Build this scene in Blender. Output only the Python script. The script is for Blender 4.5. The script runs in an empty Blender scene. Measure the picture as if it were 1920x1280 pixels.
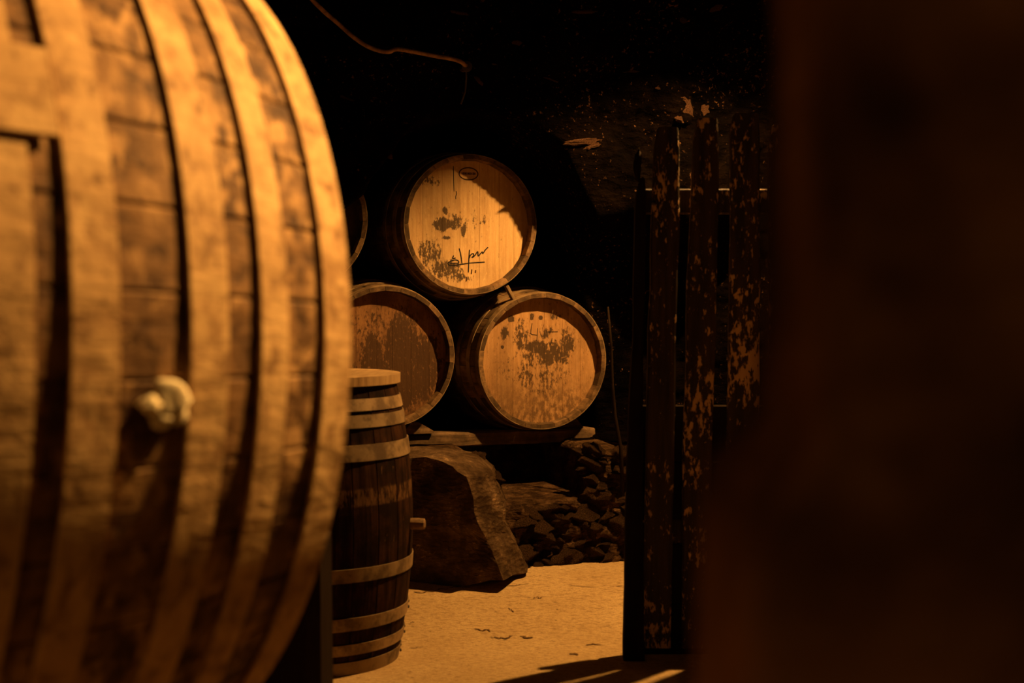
import bpy, math, random
from mathutils import Vector, Matrix, noise
random.seed(7)
S = bpy.context.scene
C = S.collection
PI = math.pi

# ---------------------------------------------------------------- camera
F = 2667.0                      # focal length in pixels of a 1920 px wide frame (50 mm)
CAM_H = 1.24
PITCH = math.atan(100.0 / F)    # horizon at row 540
cam_d = bpy.data.cameras.new('camera')
cam = bpy.data.objects.new('camera', cam_d)
C.objects.link(cam)
cam.location = (0, 0, CAM_H)
cam.rotation_euler = (PI / 2 - PITCH, 0, 0)
cam_d.sensor_width = 36.0
cam_d.lens = 36.0 * F / 1920.0
cam_d.clip_start = 0.02
cam_d.dof.use_dof = True
cam_d.dof.focus_distance = 5.9
cam_d.dof.aperture_fstop = 2.4
S.camera = cam

# ---------------------------------------------------------------- world, exposure
w = bpy.data.worlds.new('cellar_dark')
S.world = w
w.use_nodes = True
w.node_tree.nodes['Background'].inputs[0].default_value = (0.0, 0.0, 0.0, 1)
w.node_tree.nodes['Background'].inputs[1].default_value = 0.0
S.view_settings.view_transform = 'Standard'
S.view_settings.look = 'None'
S.view_settings.gamma = 1.0
S.view_settings.use_curve_mapping = False
S.view_settings.exposure = 0.0

# ---------------------------------------------------------------- lamp settings (the lamps are built further down)
LAMP_COL = (1.0, 0.52, 0.15)
LAMP_MAIN = (1.10, 5.20, 2.70)
LAMP_MAIN_STRENGTH = 17500.0
SPOT_POS = (1.12, 2.80, 2.84)
SPOT_AIM = (-0.60, 2.15, 1.72)
SPOT_WATT = 800.0
FILL_REAR = (-0.9, -1.1, 2.35)
FILL_REAR_STRENGTH = 230.0


def cam_ray(px, py):
    x = (px - 960) / F
    z = -(py - 640) / F
    c, s = math.cos(PITCH), math.sin(PITCH)
    return Vector((x, c + s * z, -s + c * z))


def at_depth(px, py, y):
    d = cam_ray(px, py)
    return Vector((0, 0, CAM_H)) + d * (y / d.y)


# ---------------------------------------------------------------- helpers
def mesh_obj(name, verts, faces, mat=None, parent=None, smooth=False, mats=None):
    me = bpy.data.meshes.new(name)
    me.from_pydata([tuple(v) for v in verts], [], faces)
    me.update()
    if mat:
        me.materials.append(mat)
    if smooth:
        me.polygons.foreach_set('use_smooth', [True] * len(me.polygons))
    o = bpy.data.objects.new(name, me)
    C.objects.link(o)
    if parent:
        o.parent = parent
    return o


def share(name, me, parent=None):
    o = bpy.data.objects.new(name, me)
    C.objects.link(o)
    if parent:
        o.parent = parent
    return o


def thing(name, label, cat, mat4=None, group=None):
    o = bpy.data.objects.new(name, None)
    C.objects.link(o)
    o.empty_display_size = 0.1
    if mat4 is not None:
        o.matrix_world = mat4
    o['label'] = label
    o['category'] = cat
    if group:
        o['group'] = group
    return o


def tag(o, label, cat, group=None):
    o['label'] = label
    o['category'] = cat
    if group:
        o['group'] = group
    return o


def structure(o, label=None):
    o['kind'] = 'structure'
    if label:
        o['label'] = label
    return o


def box_vf(sx, sy, sz, bev=0.0):
    """box with chamfered edges centred on the origin"""
    hx, hy, hz = sx / 2, sy / 2, sz / 2
    b = min(bev, hx * .9, hy * .9, hz * .9)
    if b <= 0:
        v = [(x, y, z) for x in (-hx, hx) for y in (-hy, hy) for z in (-hz, hz)]
        f = [(0, 1, 3, 2), (4, 6, 7, 5), (0, 4, 5, 1), (2, 3, 7, 6), (0, 2, 6, 4), (1, 5, 7, 3)]
        return v, f
    import bmesh
    bm = bmesh.new()
    bmesh.ops.create_cube(bm, size=1)
    for q in bm.verts:
        q.co.x *= sx; q.co.y *= sy; q.co.z *= sz
    bmesh.ops.bevel(bm, geom=bm.edges[:], offset=b, segments=1, affect='EDGES')
    bm.verts.index_update()
    v = [q.co[:] for q in bm.verts]
    f = [[q.index for q in fc.verts] for fc in bm.faces]
    bm.free()
    return v, f


def tube_vf(pts, rad, n=8, cap=True):
    pts = [Vector(p) for p in pts]
    rads = rad if isinstance(rad, (list, tuple)) else [rad] * len(pts)
    v, f = [], []
    prev = None
    for i, p in enumerate(pts):
        t = (pts[min(i + 1, len(pts) - 1)] - pts[max(i - 1, 0)]).normalized()
        ref = prev if prev is not None else (Vector((0, 0, 1)) if abs(t.z) < .9 else Vector((1, 0, 0)))
        a = (ref - t * ref.dot(t)).normalized()
        prev = a
        b = t.cross(a)
        for k in range(n):
            an = 2 * PI * k / n
            v.append(p + (a * math.cos(an) + b * math.sin(an)) * rads[i])
    for i in range(len(pts) - 1):
        for k in range(n):
            k2 = (k + 1) % n
            f.append((i * n + k, i * n + k2, (i + 1) * n + k2, (i + 1) * n + k))
    if cap:
        f.append(tuple(range(n))[::-1])
        f.append(tuple((len(pts) - 1) * n + k for k in range(n)))
    return v, f


def lathe_vf(profile, n=48, closed=False):
    """profile of (r, z); closed = ring profile"""
    v, f = [], []
    m = len(profile)
    for k in range(n):
        a = 2 * PI * k / n
        for (r, z) in profile:
            v.append((r * math.cos(a), r * math.sin(a), z))
    for k in range(n):
        k2 = (k + 1) % n
        for j in range(m if closed else m - 1):
            j2 = (j + 1) % m
            f.append((k * m + j, k2 * m + j, k2 * m + j2, k * m + j2))
    if not closed:
        f.append(tuple(k * m for k in range(n))[::-1])
        f.append(tuple(k * m + m - 1 for k in range(n)))
    return v, f


def smoothstep(a, b, x):
    t = max(0.0, min(1.0, (x - a) / (b - a)))
    return t * t * (3 - 2 * t)


def fbm(p, oct=4, H=1.0, lac=2.1):
    return noise.fractal(p, H, lac, oct)


# ---------------------------------------------------------------- materials
class NT:
    def __init__(self, name):
        m = bpy.data.materials.new(name)
        m.use_nodes = True
        self.m = m
        self.t = m.node_tree
        self.b = self.t.nodes['Principled BSDF']

    def n(self, typ, **kw):
        nd = self.t.nodes.new(typ)
        for k, v in kw.items():
            setattr(nd, k, v)
        return nd

    def l(self, a, b):
        self.t.links.new(a, b)

    def setin(self, sock, val):
        if hasattr(val, 'is_output'):
            self.l(val, sock)
        else:
            sock.default_value = val

    def coord(self, scale=(1, 1, 1), loc=(0, 0, 0), rand=0.0):
        tc = self.n('ShaderNodeTexCoord')
        mp = self.n('ShaderNodeMapping')
        mp.inputs['Scale'].default_value = scale
        mp.inputs['Location'].default_value = loc
        src = tc.outputs['Object']
        if rand:
            oi = self.n('ShaderNodeObjectInfo')
            mu = self.n('ShaderNodeMath', operation='MULTIPLY')
            mu.inputs[1].default_value = rand
            self.l(oi.outputs['Random'], mu.inputs[0])
            ad = self.n('ShaderNodeVectorMath', operation='ADD')
            self.l(src, ad.inputs[0])
            self.l(mu.outputs[0], ad.inputs[1])
            src = ad.outputs[0]
        self.l(src, mp.inputs[0])
        return mp.outputs[0]

    def noise(self, vec, scale, detail=4, rough=.55, dist=0.0):
        nd = self.n('ShaderNodeTexNoise')
        nd.inputs['Scale'].default_value = scale
        nd.inputs['Detail'].default_value = detail
        nd.inputs['Roughness'].default_value = rough
        nd.inputs['Distortion'].default_value = dist
        self.l(vec, nd.inputs['Vector'])
        return nd.outputs[0]

    def voronoi(self, vec, scale, feature='F1', out='Distance'):
        nd = self.n('ShaderNodeTexVoronoi', feature=feature)
        nd.inputs['Scale'].default_value = scale
        self.l(vec, nd.inputs['Vector'])
        return nd.outputs[out]

    def rng(self, val, a, b, c=0.0, d=1.0):
        nd = self.n('ShaderNodeMapRange')
        nd.interpolation_type = 'SMOOTHSTEP'
        self.setin(nd.inputs['Value'], val)
        for s, x in (('From Min', a), ('From Max', b), ('To Min', c), ('To Max', d)):
            nd.inputs[s].default_value = x
        return nd.outputs[0]

    def math(self, op, a, b=None):
        nd = self.n('ShaderNodeMath', operation=op)
        self.setin(nd.inputs[0], a)
        if b is not None:
            self.setin(nd.inputs[1], b)
        return nd.outputs[0]

    def mix(self, fac, a, b):
        nd = self.n('ShaderNodeMix', data_type='RGBA')
        self.setin(nd.inputs[0], fac)
        for s, x in ((nd.inputs[6], a), (nd.inputs[7], b)):
            if hasattr(x, 'is_output'):
                self.l(x, s)
            else:
                s.default_value = (x[0], x[1], x[2], 1)
        return nd.outputs[2]

    def blob(self, vec, cx, cy, rx, ry):
        """soft ellipse in the x/y plane of the given coordinates"""
        sub = self.n('ShaderNodeVectorMath', operation='SUBTRACT')
        self.l(vec, sub.inputs[0])
        sub.inputs[1].default_value = (cx, cy, 0)
        mul = self.n('ShaderNodeVectorMath', operation='MULTIPLY')
        self.l(sub.outputs[0], mul.inputs[0])
        mul.inputs[1].default_value = (1 / rx, 1 / ry, 0)
        ln = self.n('ShaderNodeVectorMath', operation='LENGTH')
        self.l(mul.outputs[0], ln.inputs[0])
        return self.rng(ln.outputs['Value'], 0.15, 1.0, 1.0, 0.0)

    def randv(self):
        return self.n('ShaderNodeObjectInfo').outputs['Random']

    def bump(self, h, dist=0.01, strength=1.0):
        nd = self.n('ShaderNodeBump')
        nd.inputs['Strength'].default_value = strength
        nd.inputs['Distance'].default_value = dist
        self.l(h, nd.inputs['Height'])
        self.l(nd.outputs[0], self.b.inputs['Normal'])

    def done(self, col, rough=.8, spec=.25, metal=0.0):
        self.setin(self.b.inputs['Base Color'], col if hasattr(col, 'is_output') else (*col, 1))
        self.setin(self.b.inputs['Roughness'], rough)
        self.b.inputs['Specular IOR Level'].default_value = spec
        self.b.inputs['Metallic'].default_value = metal
        return self.m


def wood_mat(name, dark, light, grain=(40, 40, 2), patch=6.0, patch_lo=.4, patch_hi=.65, dirt=(.02, .012, .006),
             dirt_amt=.8, bump=.002, rough=.75, rand=7.0, spec=.2, ring=None):
    k = NT(name)
    g = k.coord(grain, rand=rand)
    p = k.coord((1, 1, 1), rand=rand)
    gn = k.noise(g, 1.0, 5, .6, .4)
    col = k.mix(k.rng(gn, .3, .7), dark, light)
    pn = k.noise(p, patch, 6, .65)
    col = k.mix(k.math('MULTIPLY', k.rng(pn, patch_lo, patch_hi, 1, 0), dirt_amt), col, dirt)
    if ring:
        sz = k.n('ShaderNodeSeparateXYZ')
        k.l(k.coord(), sz.inputs[0])
        d_ = k.math('ABSOLUTE', k.math('SUBTRACT', sz.outputs[2], ring[0]))
        rn_ = k.noise(k.coord((30, 30, 9), rand=rand), 2.0, 5, .7)
        rm_ = k.math('MULTIPLY', k.rng(d_, ring[1] * .7, ring[1], 1, 0), k.rng(rn_, .42, .60))
        col = k.mix(k.math('MULTIPLY', rm_, .8), col, ring[2])
        fl_ = k.rng(k.noise(k.coord((60, 60, 12), rand=rand), 1.5, 3, .6), .68, .73)
        col = k.mix(k.math('MULTIPLY', fl_, .7), col, ring[2])
    tone = k.rng(k.randv(), 0, 1, .82, 1.12)
    mul = k.n('ShaderNodeVectorMath', operation='SCALE')
    k.l(col, mul.inputs[0])
    k.l(tone, mul.inputs['Scale'])
    k.bump(k.math('ADD', gn, pn), bump)
    return k.done(mul.outputs[0], rough, spec)


def head_mat(name, light, dark, stains, streak_amt, seed, speck=.57, low_dark=0.0, dirtcol=(.035, .02, .01)):
    """barrel head boards: vertical grain, stains placed in the plane of the head"""
    k = NT(name)
    p = k.coord((1, 1, 1))
    g = k.coord((90, 5, 5), (seed, seed * .7, 0))
    s = k.coord((1, .55, 1), (seed, 0, seed))
    gn = k.noise(g, 1.0, 6, .65)
    fine = k.noise(s, 60, 5, .7)
    spots = k.noise(s, 22, 5, .7)
    big = k.noise(s, 6, 5, .6)
    col = k.mix(k.rng(gn, .3, .72), dark, light)
    col = k.mix(k.math('MULTIPLY', k.rng(big, .42, .65), streak_amt), col, tuple(c * .45 for c in dark))
    m = None
    for (cx, cy, rx, ry, a) in stains:
        q = k.math('MULTIPLY', k.blob(p, cx, cy, rx, ry), a)
        m = q if m is None else k.math('MAXIMUM', m, q)
    hv = k.noise(k.coord((1, .45, 1), (seed, seed, 0)), 95, 4, .75)
    st = k.math('ADD', k.math('MULTIPLY', hv, .45), k.math('ADD', k.math('MULTIPLY', spots, .3), k.math('MULTIPLY', fine, .25)))
    mask = k.rng(k.math('ADD', st, k.math('MULTIPLY', m, .24)), .585, .66)
    mask = k.math('MULTIPLY', mask, k.rng(m, 0.0, .2))
    col = k.mix(k.math('MULTIPLY', mask, .9), col, dirtcol)
    col = k.mix(k.math('MULTIPLY', k.rng(hv, speck, speck + .08), .6), col, tuple(c * .3 for c in dark))
    col = k.mix(k.math('MULTIPLY', k.rng(hv, .30, .44, 1, 0), .35), col, tuple(min(1, c * 1.35) for c in light))
    if low_dark:
        sx = k.n('ShaderNodeSeparateXYZ')
        k.l(p, sx.inputs[0])
        low = k.rng(k.math('ADD', sx.outputs[1], k.math('MULTIPLY', big, .25)), -.12, .12, 1, 0)  # darker towards the bottom of the head
        low = k.math('MULTIPLY', k.math('MULTIPLY', low, k.rng(fine, .35, .6)), low_dark)
        col = k.mix(low, col, tuple(c * .35 for c in dark))
    tone = k.rng(k.randv(), 0, 1, .92, 1.06)
    mul = k.n('ShaderNodeVectorMath', operation='SCALE')
    k.l(col, mul.inputs[0])
    k.l(tone, mul.inputs['Scale'])
    k.bump(k.math('ADD', gn, fine), .0012)
    return k.done(mul.outputs[0], .7, .2)


def rock_mat(name, dark, light, pale, pale_lo=.66, pale_amt=.8, scale=4.0, bump=.03, rough=.95, lit_fleck=None):
    k = NT(name)
    p = k.coord((1, 1, 1), rand=3.0)
    q = k.coord((1, 1, 2.2), rand=3.0)
    a = k.noise(p, scale, 8, .65)
    b = k.noise(q, scale * 5, 6, .7)
    v = k.voronoi(q, scale * 3)
    col = k.mix(k.rng(a, .35, .7), dark, light)
    pm = k.math('MULTIPLY', k.rng(k.math('ADD', k.math('MULTIPLY', a, .45), k.math('MULTIPLY', b, .55)), pale_lo, pale_lo + .05), pale_amt)
    col = k.mix(pm, col, pale)
    if lit_fleck:
        fn = k.math('ADD', k.math('MULTIPLY', k.noise(p, 55, 4, .7), .8), k.math('MULTIPLY', k.noise(p, 3, 2, .5), .2))
        col = k.mix(k.math('MULTIPLY', k.rng(fn, lit_fleck, lit_fleck + .05), .8), col, pale)
    k.bump(k.math('ADD', k.math('ADD', a, k.math('MULTIPLY', b, .6)), k.math('MULTIPLY', v, .5)), bump)
    return k.done(col, rough, .02)


M = {}
M['stave'] = wood_mat('stave_oak', (.17, .095, .04), (.34, .20, .088))
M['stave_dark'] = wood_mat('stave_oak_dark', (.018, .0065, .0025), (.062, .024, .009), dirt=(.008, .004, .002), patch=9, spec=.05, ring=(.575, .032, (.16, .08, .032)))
def cask_mat(name, dark, mid, pale, brown, lo, hi, seed):
    k = NT(name)
    g = k.coord((22, 22, 3), (seed, 0, 0))
    p = k.coord((1, 1, 1), (0, seed, 0))
    q = k.coord((1.0, 1.0, 1.7), (seed, seed, 0))
    gn = k.noise(g, 1.0, 4, .6)
    n1 = k.noise(p, 9, 6, .7, .3)
    n2 = k.noise(q, 17, 5, .65, .4)
    n3 = k.noise(p, 3.2, 4, .6)
    col = k.mix(k.rng(k.math('ADD', k.math('MULTIPLY', n1, .7), k.math('MULTIPLY', gn, .3)), lo, hi), dark, mid)
    col = k.mix(k.math('MULTIPLY', k.rng(k.math('ADD', k.math('MULTIPLY', n2, .6), k.math('MULTIPLY', n3, .4)), .51, .60), .85), col, pale)
    col = k.mix(k.math('MULTIPLY', k.rng(n2, .36, .46, 1, 0), .7), col, brown)
    k.bump(k.math('ADD', gn, n1), .006)
    return k.done(col, .75, .15)


M['stave_cask'] = cask_mat('cask_oak', (.062, .029, .011), (.20, .108, .043), (.42, .25, .105), (.032, .014, .005), .40, .58, 1.3)
M['hoop'] = wood_mat('hoop_dusty', (.22, .14, .065), (.34, .225, .11), grain=(8, 8, 8), patch=16, patch_lo=.38, patch_hi=.58,
                     dirt=(.09, .05, .02), dirt_amt=.8, bump=.0015, rough=.6, spec=.35)
M['hoop_cask'] = cask_mat('hoop_cask_dusty', (.27, .15, .06), (.45, .28, .12), (.55, .36, .16), (.15, .075, .028), .36, .54, 5.2)
M['hoop_dark'] = wood_mat('hoop_rusty', (.07, .042, .02), (.16, .10, .05), grain=(8, 8, 8), patch=14, bump=.0015, rough=.55, spec=.4)
M['head_top'] = head_mat('head_golden_oak', (.62, .41, .19), (.50, .30, .125),
                         [(-.11, .0, .07, .05, 1.1), (-.06, .0, .08, .04, .8), (-.05, .01, .15, .07, .45), (-.17, -.12, .09, .13, .6), (-.11, -.19, .13, .07, .75), (.05, .02, .10, .04, .4),
                          (-.10, .055, .02, .03, 1.0), (-.095, -.055, .03, .016, 1.0), (-.02, -.02, .018, .05, 1.0), (-.16, .18, .07, .04, .6), (-.05, -.22, .12, .04, .6), (0, .0, .3, .3, .12)],
                         .35, 3.1, .62)
M['head_right'] = head_mat('head_stained_oak', (.50, .285, .12), (.37, .195, .075),
                           [(-.01, .06, .10, .05, 1.0), (-.09, .11, .06, .11, .75), (.07, .03, .13, .10, .8), (.13, .08, .07, .12, .7), (-.16, .12, .03, .05, 1.0), (.03, .12, .06, .06, .7),
                            (-.13, .18, .025, .022, 1.2), (-.035, .19, .018, .025, 1.3), (.005, .185, .014, .014, 1.3), (-.17, .06, .012, .014, 1.2), (0, -.05, .25, .2, .45), (-.02, .0, .2, .1, .5), (.08, .19, .05, .03, .6)],
                           .55, 8.4, .58, .9)
M['head_left'] = head_mat('head_dark_oak', (.33, .165, .062), (.22, .10, .036),
                          [(.08, -.02, .13, .30, 1.5), (-.05, -.05, .08, .22, 1.4), (.17, -.05, .12, .24, 1.1), (-.15, -.1, .10, .16, .7), (.0, -.18, .24, .11, 1.2), (0, .1, .28, .2, .5)],
                          .7, 12.7, .57, .6, (.05, .023, .009))
M['head_plain_shaded'] = head_mat('head_plain_shaded_oak', (.09, .045, .018), (.05, .025, .01), [(0, 0, .2, .2, .4)], .5, 5.5)  # colour darkened to put shade on the upper left barrel's head
M['lid'] = wood_mat('lid_oak', (.32, .19, .08), (.50, .32, .145), grain=(3, 60, 3), patch=8, patch_lo=.25, patch_hi=.45, dirt=(.2, .12, .05), dirt_amt=.6)
M['beam'] = wood_mat('beam_oak', (.13, .075, .035), (.27, .165, .08), grain=(3, 50, 50), patch=12, dirt_amt=.6, bump=.004)
M['timber_dark'] = wood_mat('timber_black', (.006, .003, .0015), (.02, .010, .005), grain=(30, 30, 3), bump=.005, spec=.03)
M['ink'] = NT('black_ink').done((.012, .008, .006), .7, .2)
M['brand'] = NT('burnt_brand').done((.06, .03, .014), .9, .1)
M['plug'] = wood_mat('plug_pale', (.82, .70, .42), (.92, .82, .55), grain=(20, 20, 20), patch=30, dirt=(.4, .27, .12), dirt_amt=.5)
M['iron'] = wood_mat('iron_rusty', (.03, .016, .009), (.08, .045, .022), grain=(10, 10, 10), rough=.5, spec=.5)
M['cable'] = wood_mat('cable_dusty', (.38, .22, .12), (.55, .33, .18), grain=(30, 30, 30), patch=20, dirt_amt=.5)
M['rock'] = rock_mat('rock_sooty', (.0012, .0006, .0003), (.005, .0025, .0012), (.16, .08, .04), .645, .8, 5.0, .05, lit_fleck=.60)  # pale flecks paint sparse highlights into the dark rock
M['rock_base'] = rock_mat('rock_brown', (.035, .018, .008), (.16, .088, .042), (.34, .20, .10), .58, .7, 16.0, .03)
M['rock_boulder'] = rock_mat('rock_boulder', (.045, .026, .013), (.16, .098, .05), (.36, .23, .12), .57, .7, 9.0, .02)
M['rock_near'] = rock_mat('rock_near_brown', (.03, .014, .006), (.45, .215, .09), (.6, .32, .16), .62, .5, 3.2, .03)
M['rock_highlight'] = rock_mat('rock_highlight', (.05, .024, .013), (.30, .155, .085), (.42, .23, .13), .58, .6, 14.0, .04)


def floor_mat():
    k = NT('floor_sandy_earth')
    p = k.coord()
    s = k.coord((1, 2.6, 1), (3, 1, 0))
    a = k.noise(p, 2.2, 6, .6)
    b = k.noise(s, 38, 6, .75)
    c = k.noise(s, 9, 4, .6, 1.2)
    col = k.mix(k.rng(a, .3, .7), (.58, .385, .17), (.73, .51, .245))
    col = k.mix(k.rng(b, .36, .54, .75, 0), col, (.30, .175, .07))
    sand = k.noise(k.coord((1, 1.5, 1)), 160, 3, .7)
    col = k.mix(k.rng(sand, .35, .6, .45, 0), col, (.33, .2, .085))
    ve = k.voronoi(k.coord((1.3, 3.4, 1), (.37, .61, 0)), 1.5, 'DISTANCE_TO_EDGE')
    wob = k.math('ADD', ve, k.math('MULTIPLY', k.math('SUBTRACT', c, .5), .10))
    crack = k.math('MULTIPLY', k.rng(wob, .0, .012, 1, 0), k.rng(c, .52, .60))
    crack = k.math('MULTIPLY', crack, k.rng(ve, 0, .05, 1, 0))
    col = k.mix(k.math('MULTIPLY', crack, .85), col, (.06, .03, .012))
    pit = k.rng(k.noise(k.coord((1, 2, 1), (9, 4, 0)), 26, 2, .5), .70, .74)
    col = k.mix(k.math('MULTIPLY', pit, .7), col, (.09, .05, .02))
    k.bump(k.math('SUBTRACT', k.math('ADD', a, k.math('MULTIPLY', b, .5)), k.math('MULTIPLY', crack, .6)), .012)
    return k.done(col, .95, .08)


M['floor'] = floor_mat()
M['crack'] = NT('floor_crack_dark').done((.13, .07, .028), .95, .05)


def plank_mat():
    k = NT('plank_weathered')
    p = k.coord((1, 1, 1), rand=9)
    g = k.coord((45, 45, 3), rand=9)
    sp = k.coord((1, 1, .42), (2, 3, 1), rand=9)
    gn = k.noise(g, 1, 5, .6)
    col = k.mix(k.rng(gn, .3, .7), (.020, .011, .006), (.06, .033, .017))
    n1 = k.noise(sp, 60, 4, .65)
    n2 = k.noise(p, 4, 3, .6)
    fl = k.rng(k.math('ADD', n1, k.math('MULTIPLY', k.math('SUBTRACT', n2, .5), .55)), .57, .64)
    col = k.mix(k.math('MULTIPLY', fl, .9), col, (.72, .45, .22))
    k.bump(k.math('ADD', gn, fl), .004)
    return k.done(col, .7, .3)


M['plank'] = plank_mat()


def emit_mat(name, col, strength):
    m = bpy.data.materials.new(name)
    m.use_nodes = True
    t = m.node_tree
    t.nodes.remove(t.nodes['Principled BSDF'])
    e = t.nodes.new('ShaderNodeEmission')
    e.inputs[0].default_value = (*col, 1)
    e.inputs[1].default_value = strength
    t.links.new(e.outputs[0], t.nodes['Material Output'].inputs[0])
    return m


# ---------------------------------------------------------------- the setting
def floor_z(x, y):
    z = .10 * smoothstep(4.85, 5.7, y)
    z += .012 * fbm(Vector((x * 1.3, y * 1.3, 0)), 3) * smoothstep(4.5, 5.2, y)
    return z


def grid_vf(nu, nv, fn):
    v = [fn(i / nu, j / nv) for j in range(nv + 1) for i in range(nu + 1)]
    W = nu + 1
    f = [(j * W + i, j * W + i + 1, (j + 1) * W + i + 1, (j + 1) * W + i) for j in range(nv) for i in range(nu)]
    return v, f


X0, X1, Y0, Y1, ZC = -2.9, 3.0, -2.2, 8.2, 3.05
v, f = grid_vf(120, 200, lambda u, t: (X0 + (X1 - X0) * u, Y0 + (Y1 - Y0) * t, floor_z(X0 + (X1 - X0) * u, Y0 + (Y1 - Y0) * t)))
FLOOR = structure(mesh_obj('floor', v, f, M['floor'], smooth=True), 'pale sandy earth floor of the cellar')



def floor_hit(px, py):
    d = cam_ray(px, py)
    t = -CAM_H / d.z
    for it in range(6):
        p = d * t
        t = -(CAM_H - floor_z(p.x, p.y)) / d.z
    p = d * t
    return Vector((p.x, p.y, floor_z(p.x, p.y)))


crnd = random.Random(5)
for pts_px, wd in (([(776, 1119), (790, 1121), (812, 1119), (828, 1116), (850, 1113), (871, 1109)], .011), ([(934, 1103), (950, 1104), (966, 1105), (978, 1102), (992, 1102)], .008),
                   ([(1064, 1103), (1078, 1112), (1100, 1118), (1122, 1119)], .006), ([(888, 1181), (905, 1182), (924, 1183)], .012), ([(920, 1195), (936, 1197), (952, 1196), (962, 1192)], .012),
                   ([(975, 1194), (985, 1195), (1000, 1196)], .020), ([(1098, 1209), (1112, 1208), (1130, 1210)], .014), ([(952, 1150), (960, 1152), (964, 1155)], .006),
                   ([(998, 1137), (1008, 1138), (1018, 1138)], .007), ([(1068, 1226), (1076, 1226), (1084, 1229)], .018), ([(768, 1216), (780, 1216), (796, 1213)], .008)):
    W = []
    for a, b in zip(pts_px[:-1], pts_px[1:]):
        for k in range(4):
            t = k / 4
            W.append(floor_hit(a[0] + (b[0] - a[0]) * t, a[1] + (b[1] - a[1]) * t + crnd.uniform(-1.6, 1.6)))
    W.append(floor_hit(*pts_px[-1]))
    v, f = [], []
    for i, p in enumerate(W):
        t = (W[min(i + 1, len(W) - 1)] - W[max(i - 1, 0)]).normalized()
        nrm = Vector((-t.y, t.x, 0)) * wd * (.15 if i in (0, len(W) - 1) else crnd.uniform(.4, 1.0))
        v += [p + nrm * .42 + Vector((0, 0, .003)), p - nrm * .42 + Vector((0, 0, .003))]
    f = [(2 * i, 2 * i + 1, 2 * i + 3, 2 * i + 2) for i in range(len(W) - 1)]
    mesh_obj('crack', v, f, M['crack'], FLOOR)

# back wall: a rough rock face turned by 20 degrees with a wide arched recess in it
YAW = math.radians(20)
RV = Vector((math.cos(YAW), math.sin(YAW), 0))
NV = Vector((math.sin(YAW), -math.cos(YAW), 0))
WO = Vector((0, 5.80, 0))


def px_to_wall(px, py, off=0.0):
    d = cam_ray(px, py)
    o = Vector((0, 0, CAM_H))
    s = ((WO + NV * off) - o).dot(NV) / d.dot(NV)
    return o + d * s


def wall_uv(px, py):
    p = px_to_wall(px, py)
    return ((p - WO).dot(RV), p.z)


arch_px = [(1176, 900), (1172, 830), (1158, 620), (1112, 400), (1052, 275), (985, 225), (880, 205), (790, 235), (725, 300), (690, 352), (655, 385),
           (600, 430), (540, 470), (400, 500), (250, 600), (200, 900)]
ARCH = [wall_uv(*p) for p in arch_px]
LEDGE = .565
ARCH = [(u, (z if 0 < i < len(ARCH) - 1 else LEDGE)) for i, (u, z) in enumerate(ARCH)]


def sd_poly(x, y, P):
    d = 1e9
    inside = False
    n = len(P)
    for i in range(n):
        ax, ay = P[i]
        bx, by = P[i - 1]
        ex, ey = bx - ax, by - ay
        wx, wy = x - ax, y - ay
        t = max(0, min(1, (wx * ex + wy * ey) / (ex * ex + ey * ey + 1e-9)))
        dx, dy = wx - ex * t, wy - ey * t
        d = min(d, dx * dx + dy * dy)
        if (ay > y) != (by > y) and x < (bx - ax) * (y - ay) / (by - ay) + ax:
            inside = not inside
    d = math.sqrt(d)
    return -d if inside else d


U0, U1 = -3.0, 3.4


def wall_pt(u, z):
    p3 = Vector((u, z, 1.7))
    calm = 1 - .8 * smoothstep(-.25, .05, u)
    sd = sd_poly(u + .03 * calm * fbm(p3 * 5, 2), z + (.02 * calm * fbm(p3 * 5 + Vector((9, 0, 0)), 2) if z > LEDGE + .05 else 0), ARCH)
    rough = .10 * fbm(p3 * 1.8, 3) + .05 * abs(fbm(p3 * 5.0, 3)) + .018 * fbm(p3 * 17, 3)
    rec = 1.45 * smoothstep(.015, -.10, sd)
    if z < LEDGE and u > -1.9:
        rough = .05 * fbm(p3 * 5, 3) + .03 * fbm(Vector((u * 13, z * 24, 3)), 4) + .05 * smoothstep(LEDGE, .1, z)
    if z > LEDGE + .03:
        rough *= 1 - .85 * smoothstep(.35, .05, sd) * smoothstep(-.2, .1, u) * smoothstep(.9, .5, u)
        rough -= .30 * smoothstep(1.60, 1.30, z) * smoothstep(.25, .42, u) * smoothstep(1.3, .9, u)
        rough += .02 * smoothstep(.45, .1, abs(u - .15)) * smoothstep(1.62, 1.85, z)
    elif u > -1.9:
        # hollow under the beam
        rough -= .5 * smoothstep(.27, .19, abs(u - .10)) * smoothstep(.36, .40, z)
    out = rough - rec
    # rock swells forward towards the ceiling
    out += .25 * smoothstep(1.95, 2.8, z)
    p = WO + RV * u + NV * out
    return (p.x, p.y, z)


zs = [2.95 * j / 170 for j in range(171)]
v, f = grid_vf(560, 300, lambda a, b: wall_pt(U0 + (U1 - U0) * a, -.05 + 3.2 * b))
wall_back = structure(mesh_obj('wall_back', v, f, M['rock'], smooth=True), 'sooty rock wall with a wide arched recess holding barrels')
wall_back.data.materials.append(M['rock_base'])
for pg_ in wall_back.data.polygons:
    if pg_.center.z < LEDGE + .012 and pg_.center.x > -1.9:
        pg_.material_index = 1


def rough_plane(name, p0, eu, ev, nu, nv, amp, mat, label):
    p0, eu, ev = Vector(p0), Vector(eu), Vector(ev)
    nrm = eu.cross(ev).normalized()

    def fn(a, b):
        p = p0 + eu * a + ev * b
        return p + nrm * (amp * fbm(p * 1.7, 4) + amp * .4 * fbm(p * 7, 3))
    v, f = grid_vf(nu, nv, fn)
    return structure(mesh_obj(name, v, f, mat, smooth=True), label)


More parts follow.
